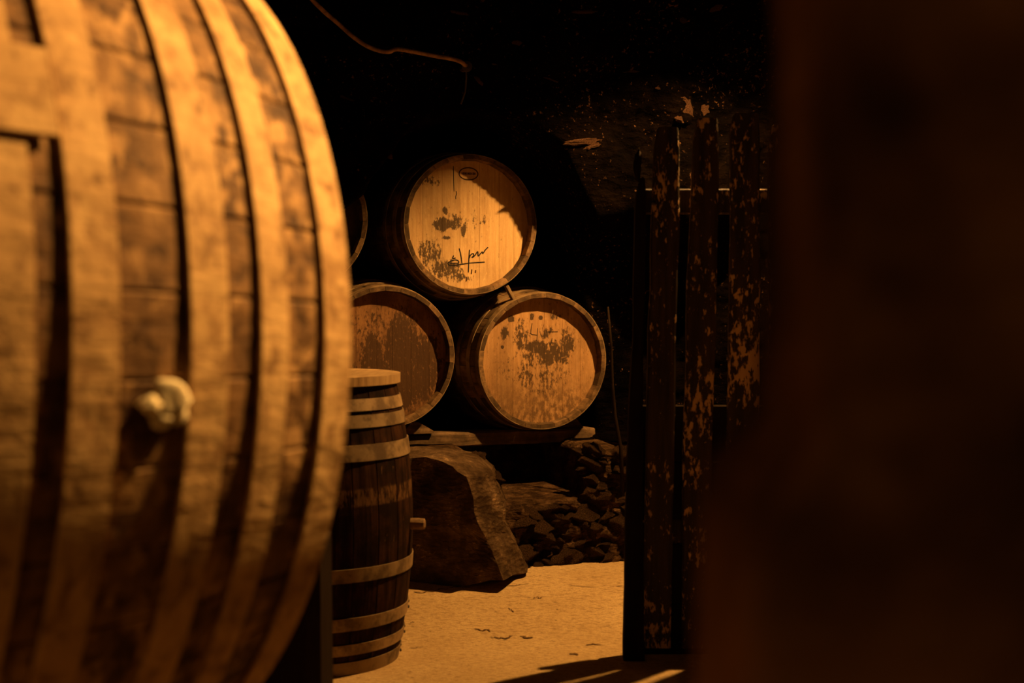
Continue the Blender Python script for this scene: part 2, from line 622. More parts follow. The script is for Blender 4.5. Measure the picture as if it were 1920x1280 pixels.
rough_plane('wall_left', (X0 + .1, Y0, -.05), (0, Y1 - Y0, 0), (0, 0, 3.2), 90, 30, .12, M['rock'], 'sooty rock wall on the left')
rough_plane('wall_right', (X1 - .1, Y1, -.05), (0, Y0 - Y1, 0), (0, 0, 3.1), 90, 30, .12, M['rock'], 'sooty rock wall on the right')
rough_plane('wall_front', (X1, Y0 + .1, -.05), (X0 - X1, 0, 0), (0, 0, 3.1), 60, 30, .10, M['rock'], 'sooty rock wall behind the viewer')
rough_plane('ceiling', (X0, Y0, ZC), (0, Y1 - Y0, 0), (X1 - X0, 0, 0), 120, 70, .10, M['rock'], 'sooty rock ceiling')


# rocks --------------------------------------------------------------------
def stone_vf(seed, sx, sy, sz, sub=2, cuts=7, rough=.06):
    import bmesh
    rnd = random.Random(seed)
    bm = bmesh.new()
    bmesh.ops.create_icosphere(bm, subdivisions=sub, radius=1)
    planes = []
    for i in range(cuts):
        n = Vector((rnd.uniform(-1, 1), rnd.uniform(-1, 1), rnd.uniform(-1, 1))).normalized()
        planes.append((n, rnd.uniform(.55, .8)))
    for q in bm.verts:
        p = q.co.copy()
        for n, d in planes:
            e = p.dot(n) - d
            if e > 0:
                p -= n * e
        p *= 1 + rough * fbm(p * 2.5 + Vector((seed, 0, 0)), 3)
        q.co = Vector((p.x * sx, p.y * sy, p.z * sz))
    bm.verts.index_update()
    v = [q.co[:] for q in bm.verts]
    f = [[q.index for q in fc.verts] for fc in bm.faces]
    bm.free()
    return v, f


stone_meshes = []
for k in range(8):
    v, f = stone_vf(100 + k, 1.25, 1.0, .75, 3, 9, .28)
    o = mesh_obj('stone', v, f, M['rock_base'], smooth=True)
    stone_meshes.append(o.data)
    bpy.data.objects.remove(o)

rnd = random.Random(21)
count = 0


def add_stone(p, s, mat_mesh=None, rot=None):
    o = share('stone', mat_mesh or rnd.choice(stone_meshes), wall_back)
    o.location = p
    o.rotation_euler = rot or (rnd.uniform(-.4, .4), rnd.uniform(-.3, .3), rnd.uniform(0, 6.28))
    o.scale = (s, s, s)
    return o


# rubble under the barrels: flat irregular chunks bedded in the earth face
for row in range(13):
    z = .105 + row * .037
    u = -.35 + rnd.uniform(0, .1)
    while u < .80:
        s = rnd.choice((.022, .028, .035, .045, .062))
        uc = u + s
        if not (z > .36 and abs(uc - .10) < .20) and rnd.random() < .86:
            p = WO + RV * uc + NV * (-.012 + .055 * (1 - row / 12) + rnd.uniform(-.025, .02))
            o = add_stone((p.x, p.y, z + rnd.uniform(-.015, .015)), s, None, (rnd.uniform(-.5, .5), rnd.uniform(-.35, .35), rnd.uniform(0, 6.28)))
            o.scale = (s * rnd.uniform(.9, 1.25), s * rnd.uniform(.8, 1.2), s * rnd.uniform(.75, 1.2))
        u += s * rnd.uniform(1.4, 2.0)

highlight_meshes = []
for k in range(4):
    v, f = stone_vf(300 + k, 1.3, .8, .6, 3, 8, .45)
    o = mesh_obj('stone', v, f, M['rock_highlight'])
    highlight_meshes.append(o.data)
    bpy.data.objects.remove(o)


def wall_surface(px, py):
    u, z = wall_uv(px, py)
    for it in range(4):
        p = Vector(wall_pt(u, z))
        off = (p - WO).dot(NV)
        q = px_to_wall(px, py, off)
        u, z = (q - WO).dot(RV), q.z
    return Vector(wall_pt(u, z))


for (px, py, s, sx, sz, tilt) in [(853, 22, .034, 1.6, .35, .1), (1096, 22, .03, 1.4, .5, -.1), (1283, 37, .02, .8, 1.1, 0), (1350, 12, .036, 1.1, .7, -.4),
                                  (1290, 205, .05, .9, 1.2, .8), (1322, 205, .04, .4, 1.3, .7), (1272, 222, .03, .8, 1.1, .3), (1092, 266, .05, 1.3, .5, -.15), (1112, 272, .035, 1.0, .7, -.3),
                                  (652, 185, .026, 1.6, .4, .3), (900, 152, .02, 1.0, .7, .6), (925, 120, .012, 1.3, .6, .1), (1185, 134, .02, 1.3, .5, -.1), (1222, 98, .012, 1, .7, 0),
                                  (1234, 165, .010, 1, 1, 0), (1036, 150, .018, 1.6, .3, .2), (730, 292, .02, .8, 1.2, .2), (975, 80, .02, 1.2, .9, 0)]:  # pale colour of these chips paints highlights on the dark rock
    p = wall_surface(px, py)
    o = add_stone(p - NV * (s * .12), s, rnd.choice(highlight_meshes), (0, tilt, YAW + rnd.uniform(-.3, .3)))
    o.scale = (s * sx, s * .55, s * sz)

# big boulder at the left of the rubble: a lofted slab with a steep dark front and a chamfered right shoulder
def boulder_vf():
    front = [(640, 872), (720, 862), (800, 858), (850, 870), (878, 898), (890, 930), (886, 958), (902, 985), (925, 1030), (940, 1090), (800, 1112), (640, 1114)]
    outer = [(640, 853), (720, 849), (830, 847), (895, 862), (924, 884), (938, 925), (948, 955), (950, 985), (968, 1030), (992, 1074), (850, 1100), (640, 1106)]
    rows = []

    def dense(P, y, tilt=0.0):
        W = [at_depth(a, b, y + tilt * (890 - a) / 250) for a, b in P]
        out = []
        for i in range(len(W)):
            a, b = W[i], W[(i + 1) % len(W)]
            for k in range(6):
                out.append(a.lerp(b, k / 6))
        return out
    Fr, Ou = dense(front, 5.40, .20), dense(outer, 5.60, .06)
    Bk = [p + Vector((0, .22, 0)) for p in Ou]
    cen = sum(Fr, Vector()) / len(Fr)
    for t in (.15, .4, .7):
        rows.append([cen.lerp(p, t) for p in Fr])
    rows.append(Fr)
    for t in (.12, .35, .65, .9):
        rows.append([a.lerp(b, t) + (b - a).normalized().cross(Vector((0, 0, 1))) * 0 for a, b in zip(Fr, Ou)])
    rows.append(Ou)
    for t in (.3, .65, 1):
        rows.append([a.lerp(b, t) for a, b in zip(Ou, Bk)])
    v, f = [], []
    m = len(Fr)
    for r_ in rows:
        for p in r_:
            g = Vector((fbm(p * 7, 3), fbm(p * 7 + Vector((7, 0, 0)), 3), fbm(p * 7 + Vector((0, 9, 0)), 3))) * .013
            # undercut below mid height
            dent = .05 * smoothstep(.33, .27, p.z) * smoothstep(5.6, 5.48, p.y)
            v.append(p + g + Vector((0, dent, 0)))
    n = len(rows)
    for i in range(n - 1):
        for k in range(m):
            k2 = (k + 1) % m
            f.append((i * m + k, (i + 1) * m + k, (i + 1) * m + k2, i * m + k2))
    f.append(tuple(range(m)))
    f.append(tuple((n - 1) * m + k for k in range(m))[::-1])
    return v, f


v, f = boulder_vf()
bmin = min(q.z for q in v)
bc = Vector((-.35, 5.6, bmin))
bo = mesh_obj('boulder', [q - bc for q in v], f, M['rock_boulder'])
bo.location = bc
tag(bo, 'big flat-topped brown boulder under the lower left barrel, beside the standing barrel', 'boulder')


# near rock jamb on the right, far out of focus
def jamb_vf():
    nz, na = 90, 40
    v = []
    for j in range(nz + 1):
        z = -.05 + 3.2 * j / nz
        left = .098 - .040 * smoothstep(1.17, 1.11, z) + .03 * smoothstep(1.6, 2.4, z)
        for i in range(na):
            a = 2 * PI * i / na
            ca, sa = math.cos(a), math.sin(a)
            sq = 1 / max(abs(ca), abs(sa)) ** .7
            cx, cy, rx, ry = (left + 1.3) / 2, .98, (1.3 - left) / 2, .33
            p = Vector((cx + rx * min(1, max(-1, ca * sq)), cy + ry * min(1, max(-1, sa * sq)), z))
            p.x += .24 * (p.y - .65)
            dd = .03 * fbm(p * 4, 4) + .012 * fbm(p * 18, 3)
            v.append(p + Vector((ca, sa, 0)) * (dd * .35 if ca < -.3 else dd))
    f = [(j * na + i, j * na + (i + 1) % na, (j + 1) * na + (i + 1) % na, (j + 1) * na + i) for j in range(nz) for i in range(na)]
    f.append(tuple(range(na))[::-1])
    f.append(tuple(nz * na + i for i in range(na)))
    return v, f


v, f = jamb_vf()
structure(mesh_obj('trim_1', v, f, M['rock_near'], smooth=True), 'dark brown rock jamb of the doorway close to the viewer')


# ---------------------------------------------------------------- barrels
def prof(L, rh, rb):
    return lambda z: rh + (rb - rh) * (1 - ((z - L / 2) / (L / 2)) ** 2)


def stave_mesh(L, rh, rb, n, thick, tip, nseg, mat, gap=.0007, groove=.0016):
    r = prof(L, rh, rb)
    half = PI / n
    v, f = [], []
    zs = [0, tip] + [tip + (L - 2 * tip) * k / nseg for k in range(1, nseg)] + [L - tip, L]
    for z in zs:
        ro = r(z)
        t = thick * (.62 if z in (0, L) else 1.0)
        ri = ro - t
        cs = []
        for (rr, a) in ((ro - groove, -half + gap / ro), (ro, -half + (gap + groove * 1.3) / ro), (ro * 1.0, 0), (ro, half - (gap + groove * 1.3) / ro), (ro - groove, half - gap / ro), (ri, half - gap / ri), (ri, -half + gap / ri)):
            cs.append((rr * math.cos(a), rr * math.sin(a), z))
        v += cs
    m = 7
    for i in range(len(zs) - 1):
        for k in range(m):
            k2 = (k + 1) % m
            f.append((i * m + k, i * m + k2, (i + 1) * m + k2, (i + 1) * m + k))
    f.append(tuple(range(m))[::-1])
    f.append(tuple((len(zs) - 1) * m + k for k in range(m)))
    o = mesh_obj('stave', v, f, mat)
    me = o.data
    bpy.data.objects.remove(o)
    return me


def board_vf(x0, x1, R, z0, z1, n=7, bev=.0006):
    """board of a round head between x0 and x1 clipped to radius R"""
    top = []
    xs = [x0 + (x1 - x0) * k / n for k in range(n + 1)]
    yy = [math.sqrt(max(1e-6, R * R - x * x)) for x in xs]
    loop = [(x, y) for x, y in zip(xs, yy)] + [(x, -y) for x, y in zip(xs[::-1], yy[::-1])]
    m = len(loop)
    xm = (x0 + x1) / 2
    hw = (x1 - x0) / 2
    ins = [(xm + (x - xm) * (1 - bev / hw), y) for x, y in loop]
    v = [(x, y, z0) for x, y in loop] + [(x, y, z1 - bev) for x, y in loop] + [(x, y, z1) for x, y in ins]
    f = [tuple(range(m))[::-1], tuple(2 * m + k for k in range(m))]
    for s in (0, 1):
        for k in range(m):
            k2 = (k + 1) % m
            f.append((s * m + k, s * m + k2, (s + 1) * m + k2, (s + 1) * m + k))
    return v, f


def add_head(root, R, z0, z1, nb, mat, flip=False, seed=0):
    rn = random.Random(seed)
    cuts = [-R * .9995]
    ws = [rn.uniform(.8, 1.25) for _ in range(nb)]
    tot = sum(ws)
    for wd in ws:
        cuts.append(cuts[-1] + 2 * R * .9995 * wd / tot)
    for a, b in zip(cuts[:-1], cuts[1:]):
        v, f = board_vf(a + .00025, b - .00025, R, z0, z1)
        if flip:
            v = [(x, y, z0 + z1 - z) for x, y, z in v]
            f = [q[::-1] for q in f]
        mesh_obj('head_board', v, f, mat, root)


def hoop_vf(r, z0, z1, th, n=72, off=.0005):
    ins = [(r(z0) + off, z0), (r((z0 + z1) / 2) + off, (z0 + z1) / 2), (r(z1) + off, z1)]
    outp = [(a + th, z) for a, z in ins][::-1]
    return lathe_vf(ins + outp, n, True)


rivet_v, rivet_f = lathe_vf([(.0055, -.002), (.0055, .001), (.004, .003), (.0015, .0038)], 8)
ro = mesh_obj('rivet', rivet_v, rivet_f, M['iron'])
RIVET = ro.data
bpy.data.objects.remove(ro)


def add_hoop(root, r, z0, z1, th, mat, rivet_angle=None, n=72, tilt=(0, 0)):
    v, f = hoop_vf(r, z0, z1, th, n)
    h = mesh_obj('hoop', v, f, mat, root)
    h.data.polygons.foreach_set('use_smooth', [True] * len(h.data.polygons))
    h.data.set_sharp_from_angle(angle=math.radians(35))
    zc = (z0 + z1) / 2
    if rivet_angle is not None:
        for dz, da in ((-.008, 0), (.008, .05)):
            a = rivet_angle + da
            rr = r(zc) + th + .0015
            q = share('rivet', RIVET, h)
            q.matrix_local = Matrix.Translation((rr * math.cos(a), rr * math.sin(a), zc + dz)) @ Matrix.Rotation(a, 4, 'Z') @ Matrix.Rotation(PI / 2, 4, 'Y')
    return h


def make_barrel(name, label, mat4, L, rh, rb, nst, thick, stave_me, hoops, hoop_mat, hoop_th, head_m, nb, recess=.046, group=None, seed=0, rivet=None, phase=0.0, tip=.045, hoopn=72):
    root = thing(name, label, 'barrel', mat4, group)
    r = prof(L, rh, rb)
    for k in range(nst):
        o = share('stave', stave_me, root)
        o.rotation_euler = (0, 0, phase + 2 * PI * (k + .5) / nst)
    Rin = r(recess) - thick * .92
    add_head(root, Rin, L - recess - .02, L - recess, nb, head_m, seed=seed)
    add_head(root, Rin, recess, recess + .02, nb, M['head_plain_shaded'], True, seed=seed + 50)
    for (a, b) in hoops:
        add_hoop(root, r, a, b, hoop_th, hoop_mat, rivet if a < .2 else None, hoopn)
    return root


def lying(head_centre, L, n=NV, roll=0.0):
    Zc = n.normalized()
    Yc = Vector((0, 0, 1))
    Xc = Yc.cross(Zc).normalized()
    Yc = Zc.cross(Xc)
    base = Vector(head_centre) - Zc * L
    m = Matrix((Xc, Yc, Zc)).transposed().to_4x4()
    m.translation = base
    return m


BL, BRH, BRB = .95, .289, .327
NST = 26
stave_back = stave_mesh(BL, BRH, BRB, NST, .026, .04, 12, M['stave'])
hp = [(.0, .032), (.088, .122), (.20, .236)]
hoops_back = hp + [(BL - b, BL - a) for a, b in hp]
GB = 'oak barrels stacked in the arched recess'
heads = {
    'top': ((-.170, 5.96, 1.506), M['head_top'], 'golden oak barrel on top of the stack with black handwriting on its head'),
    'right': ((.1345, 6.08, .928), M['head_right'], 'oak barrel at lower right of the stack with dark blotches across its head'),
    'left': ((-.5146, 5.84, .9575), M['head_left'], 'dark-stained oak barrel at lower left, behind the standing barrel'),
    'upper_left': ((-.862, 5.705, 1.520), M['head_plain_shaded'], 'oak barrel in deep shadow, only its thin rim showing beside the huge cask'),
    'hidden': ((-1.195, 5.585, .958), M['head_plain_shaded'], 'oak barrel at the far left end of the bottom row behind the huge cask'),
}
roots = {}
for i, (key, (hc, hm, lab)) in enumerate(heads.items()):
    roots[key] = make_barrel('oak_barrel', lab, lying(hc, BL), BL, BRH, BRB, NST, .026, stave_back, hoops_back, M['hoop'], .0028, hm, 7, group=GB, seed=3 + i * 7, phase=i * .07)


# handwriting and marks on the heads (flat ink strokes lying on the boards)
def stroke_vf(pts, wdt, z, th=.0007):
    v, f = [], []
    pts = [Vector((x, y, 0)) for x, y in pts]
    for i, p in enumerate(pts):
        t = (pts[min(i + 1, len(pts) - 1)] - pts[max(i - 1, 0)])
        t = t.normalized() if t.length > 0 else Vector((1, 0, 0))
        nrm = Vector((-t.y, t.x, 0)) * (wdt / 2 * (.75 if i in (0, len(pts) - 1) else 1))
        for s in (-1, 1):
            for zz in (z, z + th):
                q = p + nrm * s
                v.append((q.x, q.y, zz))
    for i in range(len(pts) - 1):
        a, b = i * 4, (i + 1) * 4
        f += [(a + 1, b + 1, b + 3, a + 3), (a, a + 2, b + 2, b), (a, b, b + 1, a + 1), (a + 2, a + 3, b + 3, b + 2)]
    f += [(0, 1, 3, 2), (len(pts) * 4 - 4, len(pts) * 4 - 2, len(pts) * 4 - 1, len(pts) * 4 - 3)]
    return v, f


def smooth_pts(P, n=5):
    out = []
    for i in range(len(P) - 1):
        p0, p1, p2, p3 = P[max(i - 1, 0)], P[i], P[i + 1], P[min(i + 2, len(P) - 1)]
        for k in range(n):
            t = k / n
            out.append(tuple(.5 * (2 * b + (c - a) * t + (2 * a - 5 * b + 4 * c - d) * t * t + (3 * b - a - 3 * c + d) * t ** 3) for a, b, c, d in zip(p0, p1, p2, p3)))
    out.append(P[-1])
    return out


def zoom_to_head(P, cx, cy):
    return [((x - cx) / 4.267 / 412, -(y - cy) / 4.267 / 440) for x, y in P]


def add_strokes(root, name, strokes, cx, cy, wdt, z, label, mat='ink'):
    V, FF = [], []
    for s in strokes:
        v, f = stroke_vf(smooth_pts(zoom_to_head(s, cx, cy)), wdt, z)
        b = len(V)
        V += v
        FF += [tuple(k + b for k in q) for q in f]
    o = mesh_obj(name, V, FF, M[mat], root)
    if label:
        o['label'] = label
    return o


ZF = BL - .046 + .0002
sig = [[(490, 882), (480, 905), (505, 902)],
       [(528, 925), (500, 917), (462, 930), (444, 946), (462, 960), (520, 956), (600, 943), (665, 937), (732, 933)],
       [(462, 944), (500, 944), (526, 940), (528, 925)],
       [(532, 826), (545, 880), (554, 950)],
       [(612, 835), (607, 920), (603, 1015)],
       [(610, 905), (620, 878), (640, 866), (645, 882), (628, 898)],
       [(632, 900), (655, 880), (676, 850), (680, 885), (698, 866), (712, 852), (716, 866), (735, 838), (758, 814)]]
add_strokes(roots['top'], 'signature', sig, 600, 640, .0048, ZF, 'black handwritten signature with underline')
add_strokes(roots['top'], 'ink_mark', [[(508, 375), (513, 395), (506, 420), (507, 440)], [(488, 180), (490, 280), (492, 380)]], 600, 640, .003, ZF, None)
add_strokes(roots['top'], 'drip_mark', [[(630, 990), (626, 1028)], [(660, 996), (658, 1020)], [(588, 1050), (586, 1085)]], 600, 640, .005, ZF, None, 'brand')
add_strokes(roots['right'], 'chalk_mark', [[(580, 368), (570, 450), (600, 462), (622, 466)], [(624, 408), (618, 515)], [(560, 452), (570, 450)], [(700, 440), (790, 440)], [(742, 490), (732, 540), (722, 545)]], 640, 672, .0028, ZF,
            'thin dark hand-drawn figure')


def ellipse_ring(cx, cy, rx, ry, wd, z, n=36, th=.0006):
    v, f = [], []
    for k in range(n):
        a = 2 * PI * k / n
        for s in (0, wd):
            for zz in (z, z + th):
                v.append((cx + (rx - s) * math.cos(a), cy + (ry - s) * math.sin(a), zz))
    for k in range(n):
        a, b = k * 4, ((k + 1) % n) * 4
        f += [(a + 1, b + 1, b + 3, a + 3)[::-1], (a, b, b + 1, a + 1), (a + 2, a + 3, b + 3, b + 2)]
    return v, f


sx, sy = zoom_to_head([(605, 238)], 600, 640)[0]
v, f = ellipse_ring(sx, sy, .044, .028, .005, ZF)
stamp = mesh_obj('oval_stamp', v, f, M['brand'], roots['top'])
stamp['label'] = 'dark oval brand stamp with a bar of blurred lettering'
V, FF = [], []
for k in range(9):
    v, f = box_vf(.0055 if k % 3 else .004, .011 if k % 2 else .009, .0006)
    b = len(V)
    V += [(x + sx - .028 + k * .007, y + sy + .001, z + ZF + .0003) for x, y, z in v]
    FF += [tuple(q + b for q in fc) for fc in f]
mesh_obj('stamp_lettering', V, FF, M['brand'], stamp)


# beams carrying the barrels, chocks and wedges
def place_box(name, size, centre, xdir, mat, bev=.006, zrot=None, up=None):
    v, f = box_vf(*size, bev)
    o = mesh_obj(name, v, f, mat)
    X = Vector(xdir).normalized()
    Zr = Vector(up).normalized() if up else Vector((0, 0, 1))
    Y = Zr.cross(X).normalized()
    Zr = X.cross(Y)
    m = Matrix((X, Y, Zr)).transposed().to_4x4()
    m.translation = Vector(centre)
    o.matrix_world = m
    return o


def rough_beam(name, L, w_, h_, centre, xdir, mat, seed):
    n = 24
    v, f = [], []
    for i in range(n + 1):
        x = -L / 2 + L * i / n
        e = .82 if i in (0, n) else 1
        for (a, b) in ((-1, -.8), (-.85, -1), (.85, -1), (1, -.8), (1, .75), (.8, 1), (-.8, 1), (-1, .75)):
            q = .006 * fbm(Vector((x * 5, a + seed, b)), 2)
            v.append((x, a * w_ / 2 * e + q, b * h_ / 2 * e + (q * .6 if b < 0 else min(0, q))))
    for i in range(n):
        for k in range(8):
            f.append((i * 8 + k, i * 8 + (k + 1) % 8, (i + 1) * 8 + (k + 1) % 8, (i + 1) * 8 + k))
    f += [tuple(range(8))[::-1], tuple(n * 8 + k for k in range(8))]
    o = mesh_obj(name, v, f, mat)
    X = Vector(xdir).normalized()
    Y = Vector((0, 0, 1)).cross(X)
    m = Matrix((X, Y, Vector((0, 0, 1)))).transposed().to_4x4()
    m.translation = Vector(centre)
    o.matrix_world = m
    return o


hcr = Vector(heads['right'][0])
BEAM_Z = .597
for k, (back, lab) in enumerate(((.13, 'rough wooden beam along the rock ledge under the front of the barrels'), (.78, 'rough wooden beam under the back ends of the bottom barrels'))):
    mid = hcr - NV * back
    c = mid + RV * (-.62)
    o = rough_beam('support_beam', 1.80, .10, .062 if k == 0 else .05, (c.x, c.y, BEAM_Z if k == 0 else .588), RV, M['beam'], k * 3)
    tag(o, lab, 'beam', 'beams under the barrels')


def wedge(name, Lx, Wy, Hz, centre, xdir, mat, label):
    v = [(-Lx / 2, -Wy / 2, 0), (Lx / 2, -Wy / 2, 0), (Lx / 2, Wy / 2, 0), (-Lx / 2, Wy / 2, 0),
         (-Lx * .18, -Wy / 2, Hz), (Lx * .02, -Wy / 2, Hz), (Lx * .02, Wy / 2, Hz), (-Lx * .18, Wy / 2, Hz), (Lx / 2, -Wy / 2, Hz * .2), (Lx / 2, Wy / 2, Hz * .2)]
    f = [(3, 2, 1, 0), (4, 5, 6, 7), (0, 1, 8, 5, 4), (2, 3, 7, 6, 9), (1, 2, 9, 8), (5, 8, 9, 6), (0, 4, 7, 3)]
    o = mesh_obj(name, v, f, mat)
    X = Vector(xdir).normalized()
    Y = Vector((0, 0, 1)).cross(X)
    m = Matrix((X, Y, Vector((0, 0, 1)))).transposed().to_4x4()
    m.translation = Vector(centre)
    o.matrix_world = m
    return tag(o, label, 'wedge', 'wooden chocks steadying the barrels')


hcl = Vector(heads['left'][0])
p = hcl - NV * .10 + RV * .15
wedge('wooden_chock', .14, .07, .050, (p.x, p.y, BEAM_Z + .032), RV, M['beam'], 'rough wooden chock on the beam under the lower left barrel')
p = hcr - NV * .14 + RV * .17
wedge('wooden_chock', .12, .07, .042, (p.x, p.y, BEAM_Z + .032), -RV, M['beam'], 'small dark wooden chock under the right side of the lower right barrel')

# thin slats wedged between the top barrel and the lower right barrel
ht = Vector(heads['top'][0])
dirv = (hcr - ht)
dirv = dirv - NV * dirv.dot(NV)
gap_c = ht + dirv * .5
gd = dirv.normalized()
side = NV.cross(gd)
for (back, sh, L_, w_, lab) in ((.035, .022, .085, .028, 'short wooden slat wedged between the top barrel and the lower right barrel'),
                                (.26, -.03, .07, .022, 'second, deeper wooden slat between the top and lower right barrels')):
    c = gap_c - NV * back + RV * sh
    o = place_box('wooden_wedge', (L_ if back < .1 else .03, w_, .014 if back < .1 else .012), c, gd, M['hoop'], .002, up=side)
    tag(o, lab, 'wedge', 'slips of wood between the barrels')

# ---------------------------------------------------------------- standing barrel in the middle
SL, SRH, SRB = .925, .284, .338
SBX, SBY = -.672, 4.76
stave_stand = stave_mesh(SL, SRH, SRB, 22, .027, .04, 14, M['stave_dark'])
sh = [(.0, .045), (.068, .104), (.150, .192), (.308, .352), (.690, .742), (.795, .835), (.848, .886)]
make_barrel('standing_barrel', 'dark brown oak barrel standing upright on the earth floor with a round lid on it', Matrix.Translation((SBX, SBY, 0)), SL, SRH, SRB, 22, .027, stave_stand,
            sh, M['hoop'], .004, M['head_plain_shaded'], 7, seed=9, rivet=.07, phase=.1, hoopn=96)
SBROOT = [o for o in C.objects if o.name == 'standing_barrel'][0]
a = -.12
v, f = lathe_vf([(.019, 0), (.020, .03), (.018, .05), (.012, .053)], 16)
bg = mesh_obj('bung', v, f, M['stave'], SBROOT)
bg.matrix_local = Matrix.Translation((SRB * .985 * math.cos(a), SRB * .985 * math.sin(a), .455)) @ Matrix.Rotation(a, 4, 'Z') @ Matrix.Rotation(PI / 2, 4, 'Y')
lid = thing('barrel_lid', 'round pale wooden lid lying on top of the standing barrel', 'lid', Matrix.Translation((SBX, SBY, SL)) @ Matrix.Rotation(math.radians(82), 4, 'Z'))
add_head(lid, .297, .001, .031, 5, M['lid'], seed=77)

# ---------------------------------------------------------------- huge cask in the left foreground
TH, PH = math.radians(40), -.033
ca = Vector((math.cos(TH) * math.cos(PH), math.sin(TH) * math.cos(PH), math.sin(PH)))
CEND = Vector((-.73, 2.2 + .75 * math.cos(TH), CAM_H - .11))
CL, CRH, CRB = 1.40, .741, .857
cm = lying(CEND, CL, ca)
stave_cask = stave_mesh(CL, CRH, CRB, 44, .05, .07, 16, M['stave_cask'], gap=.001, groove=.003)
ch = [(CL - .061, CL - .002), (CL - .189, CL - .138), (CL - .314, CL - .250), (CL - .493, CL - .425), (CL - .66, CL - .542)]
ch += [(CL - b, CL - a_) for a_, b in ch[:4]]
make_barrel('wine_cask', 'huge blurred oak cask with pale wide hoops filling the left foreground', cm, CL, CRH, CRB, 44, .05, stave_cask, ch, M['hoop_cask'], .0085, M['head_plain_shaded'], 10,
            recess=.075, seed=31, phase=.03, tip=.07, hoopn=120)
CASK = [o for o in C.objects if o.name == 'wine_cask'][0]
crf = prof(CL, CRH, CRB)
for nm in ('stave_cask', 'hoop_cask'):           # one continuous pattern over the whole cask
    for nd in M[nm].node_tree.nodes:
        if nd.type == 'TEX_COORD':
            nd.object = CASK


def on_cask(t, ang):
    """local matrix on the near side of the cask: z out of the surface, x along the axis"""
    z = CL - t
    r = crf(z)
    n = Vector((-math.cos(ang), math.sin(ang), 0))
    X = Vector((0, 0, 1))
    Y = n.cross(X)
    m = Matrix((X, Y, n)).transposed().to_4x4()
    m.translation = n * r + Vector((0, 0, z))
    return m


v, f = stone_vf(43, .030, .032, .011, 3, 6, .25)
pl = mesh_obj('bung', v, f, M['plug'], CASK, smooth=True)
pl.matrix_local = on_cask(.348, math.radians(-3.2)) @ Matrix.Translation((0, 0, .008))
pl['label'] = 'pale round bung'
for (t_, a_, r_, sd) in ((.338, -4.9, .016, 44), (.378, -4.0, .015, 45), (.358, -5.4, .015, 46)):
    v, f = stone_vf(sd, r_ * 1.2, r_, r_ * .6, 3, 5, .25)
    q = mesh_obj('wax_lump', v, f, M['plug'], CASK, smooth=True)
    q.matrix_local = on_cask(t_, math.radians(a_)) @ Matrix.Translation((0, 0, .007))


# curved plate bridging the two belly hoops
def plate_vf(t0, t1, a0, a1, lift, th, n=8):
    v, f = [], []
    for i in range(n + 1):
        an = a0 + (a1 - a0) * i / n
        for t in (t0, t1):
            z = CL - t
            r = crf(z) + lift
            for rr in (r, r + th):
                v.append((-rr * math.cos(an), rr * math.sin(an), z))
    for i in range(n):
        a, b = i * 4, (i + 1) * 4
        f += [(a + 1, b + 1, b + 3, a + 3), (a, a + 2, b + 2, b), (a, b, b + 1, a + 1), (a + 2, a + 3, b + 3, b + 2)]
    f += [(0, 1, 3, 2), (n * 4, n * 4 + 2, n * 4 + 3, n * 4 + 1)]
    return v, f


v, f = plate_vf(.50, .70, math.radians(19.5), math.radians(28), .009, .011)
q = mesh_obj('joint_plate', v, f, M['hoop_cask'], CASK)
q['label'] = 'curved plate joining two hoops'

# cradle under the cask
side_v = Vector((-math.sin(TH), math.cos(TH), 0))
for k, t in enumerate((.20, 1.20)):
    c = CEND - ca * t
    r = crf(CL - t) + (.0 if 0 else .001)
    root = thing('cask_cradle', ('dark timber cradle under the right end of the huge cask', 'dark timber cradle under the left end of the huge cask')[k], 'cradle',
                 Matrix.Translation((c.x, c.y, 0)) @ Matrix.Rotation(TH + PI / 2, 4, 'Z'), 'timber cradles under the cask')
    n = 16
    wv, wf = [], []
    hw = .55
    for i in range(n + 1):
        x = -hw + 2 * hw * i / n
        top = c.z - math.sqrt(r * r - x * x) - .004
        for y in (-.06, .06):
            wv += [(x, y, 0), (x, y, top)]
    for i in range(n):
        a, b = i * 4, (i + 1) * 4
        wf += [(a, b, b + 1, a + 1), (a + 2, a + 3, b + 3, b + 2), (a + 1, b + 1, b + 3, a + 3), (a, a + 2, b + 2, b)]
    wf += [(0, 1, 3, 2), (n * 4, n * 4 + 2, n * 4 + 3, n * 4 + 1)]
    mesh_obj('saddle', wv, wf, M['timber_dark'], root)

# dark timber block between the cask and the standing barrel
v, f = box_vf(.34, .30, .66, .03)
v = [Vector(q) + Vector((.012 * fbm(Vector(q) * 4, 2), .012 * fbm(Vector(q) * 4 + Vector((5, 0, 0)), 2), 0)) for q in v]
o = mesh_obj('timber_block', [q + Vector((0, 0, .33)) for q in v], f, M['timber_dark'])
o.location = (-.62, 3.42, 0)
tag(o, 'dark timber block on the floor between the huge cask and the standing barrel', 'timber block')


# ---------------------------------------------------------------- plank gate on the right
GY = 4.74
gate = thing('plank_gate', 'open gate of dark weathered upright planks speckled with pale flecks', 'gate', Matrix.Translation((.62, GY, 0)))
ginv = gate.matrix_world.inverted()


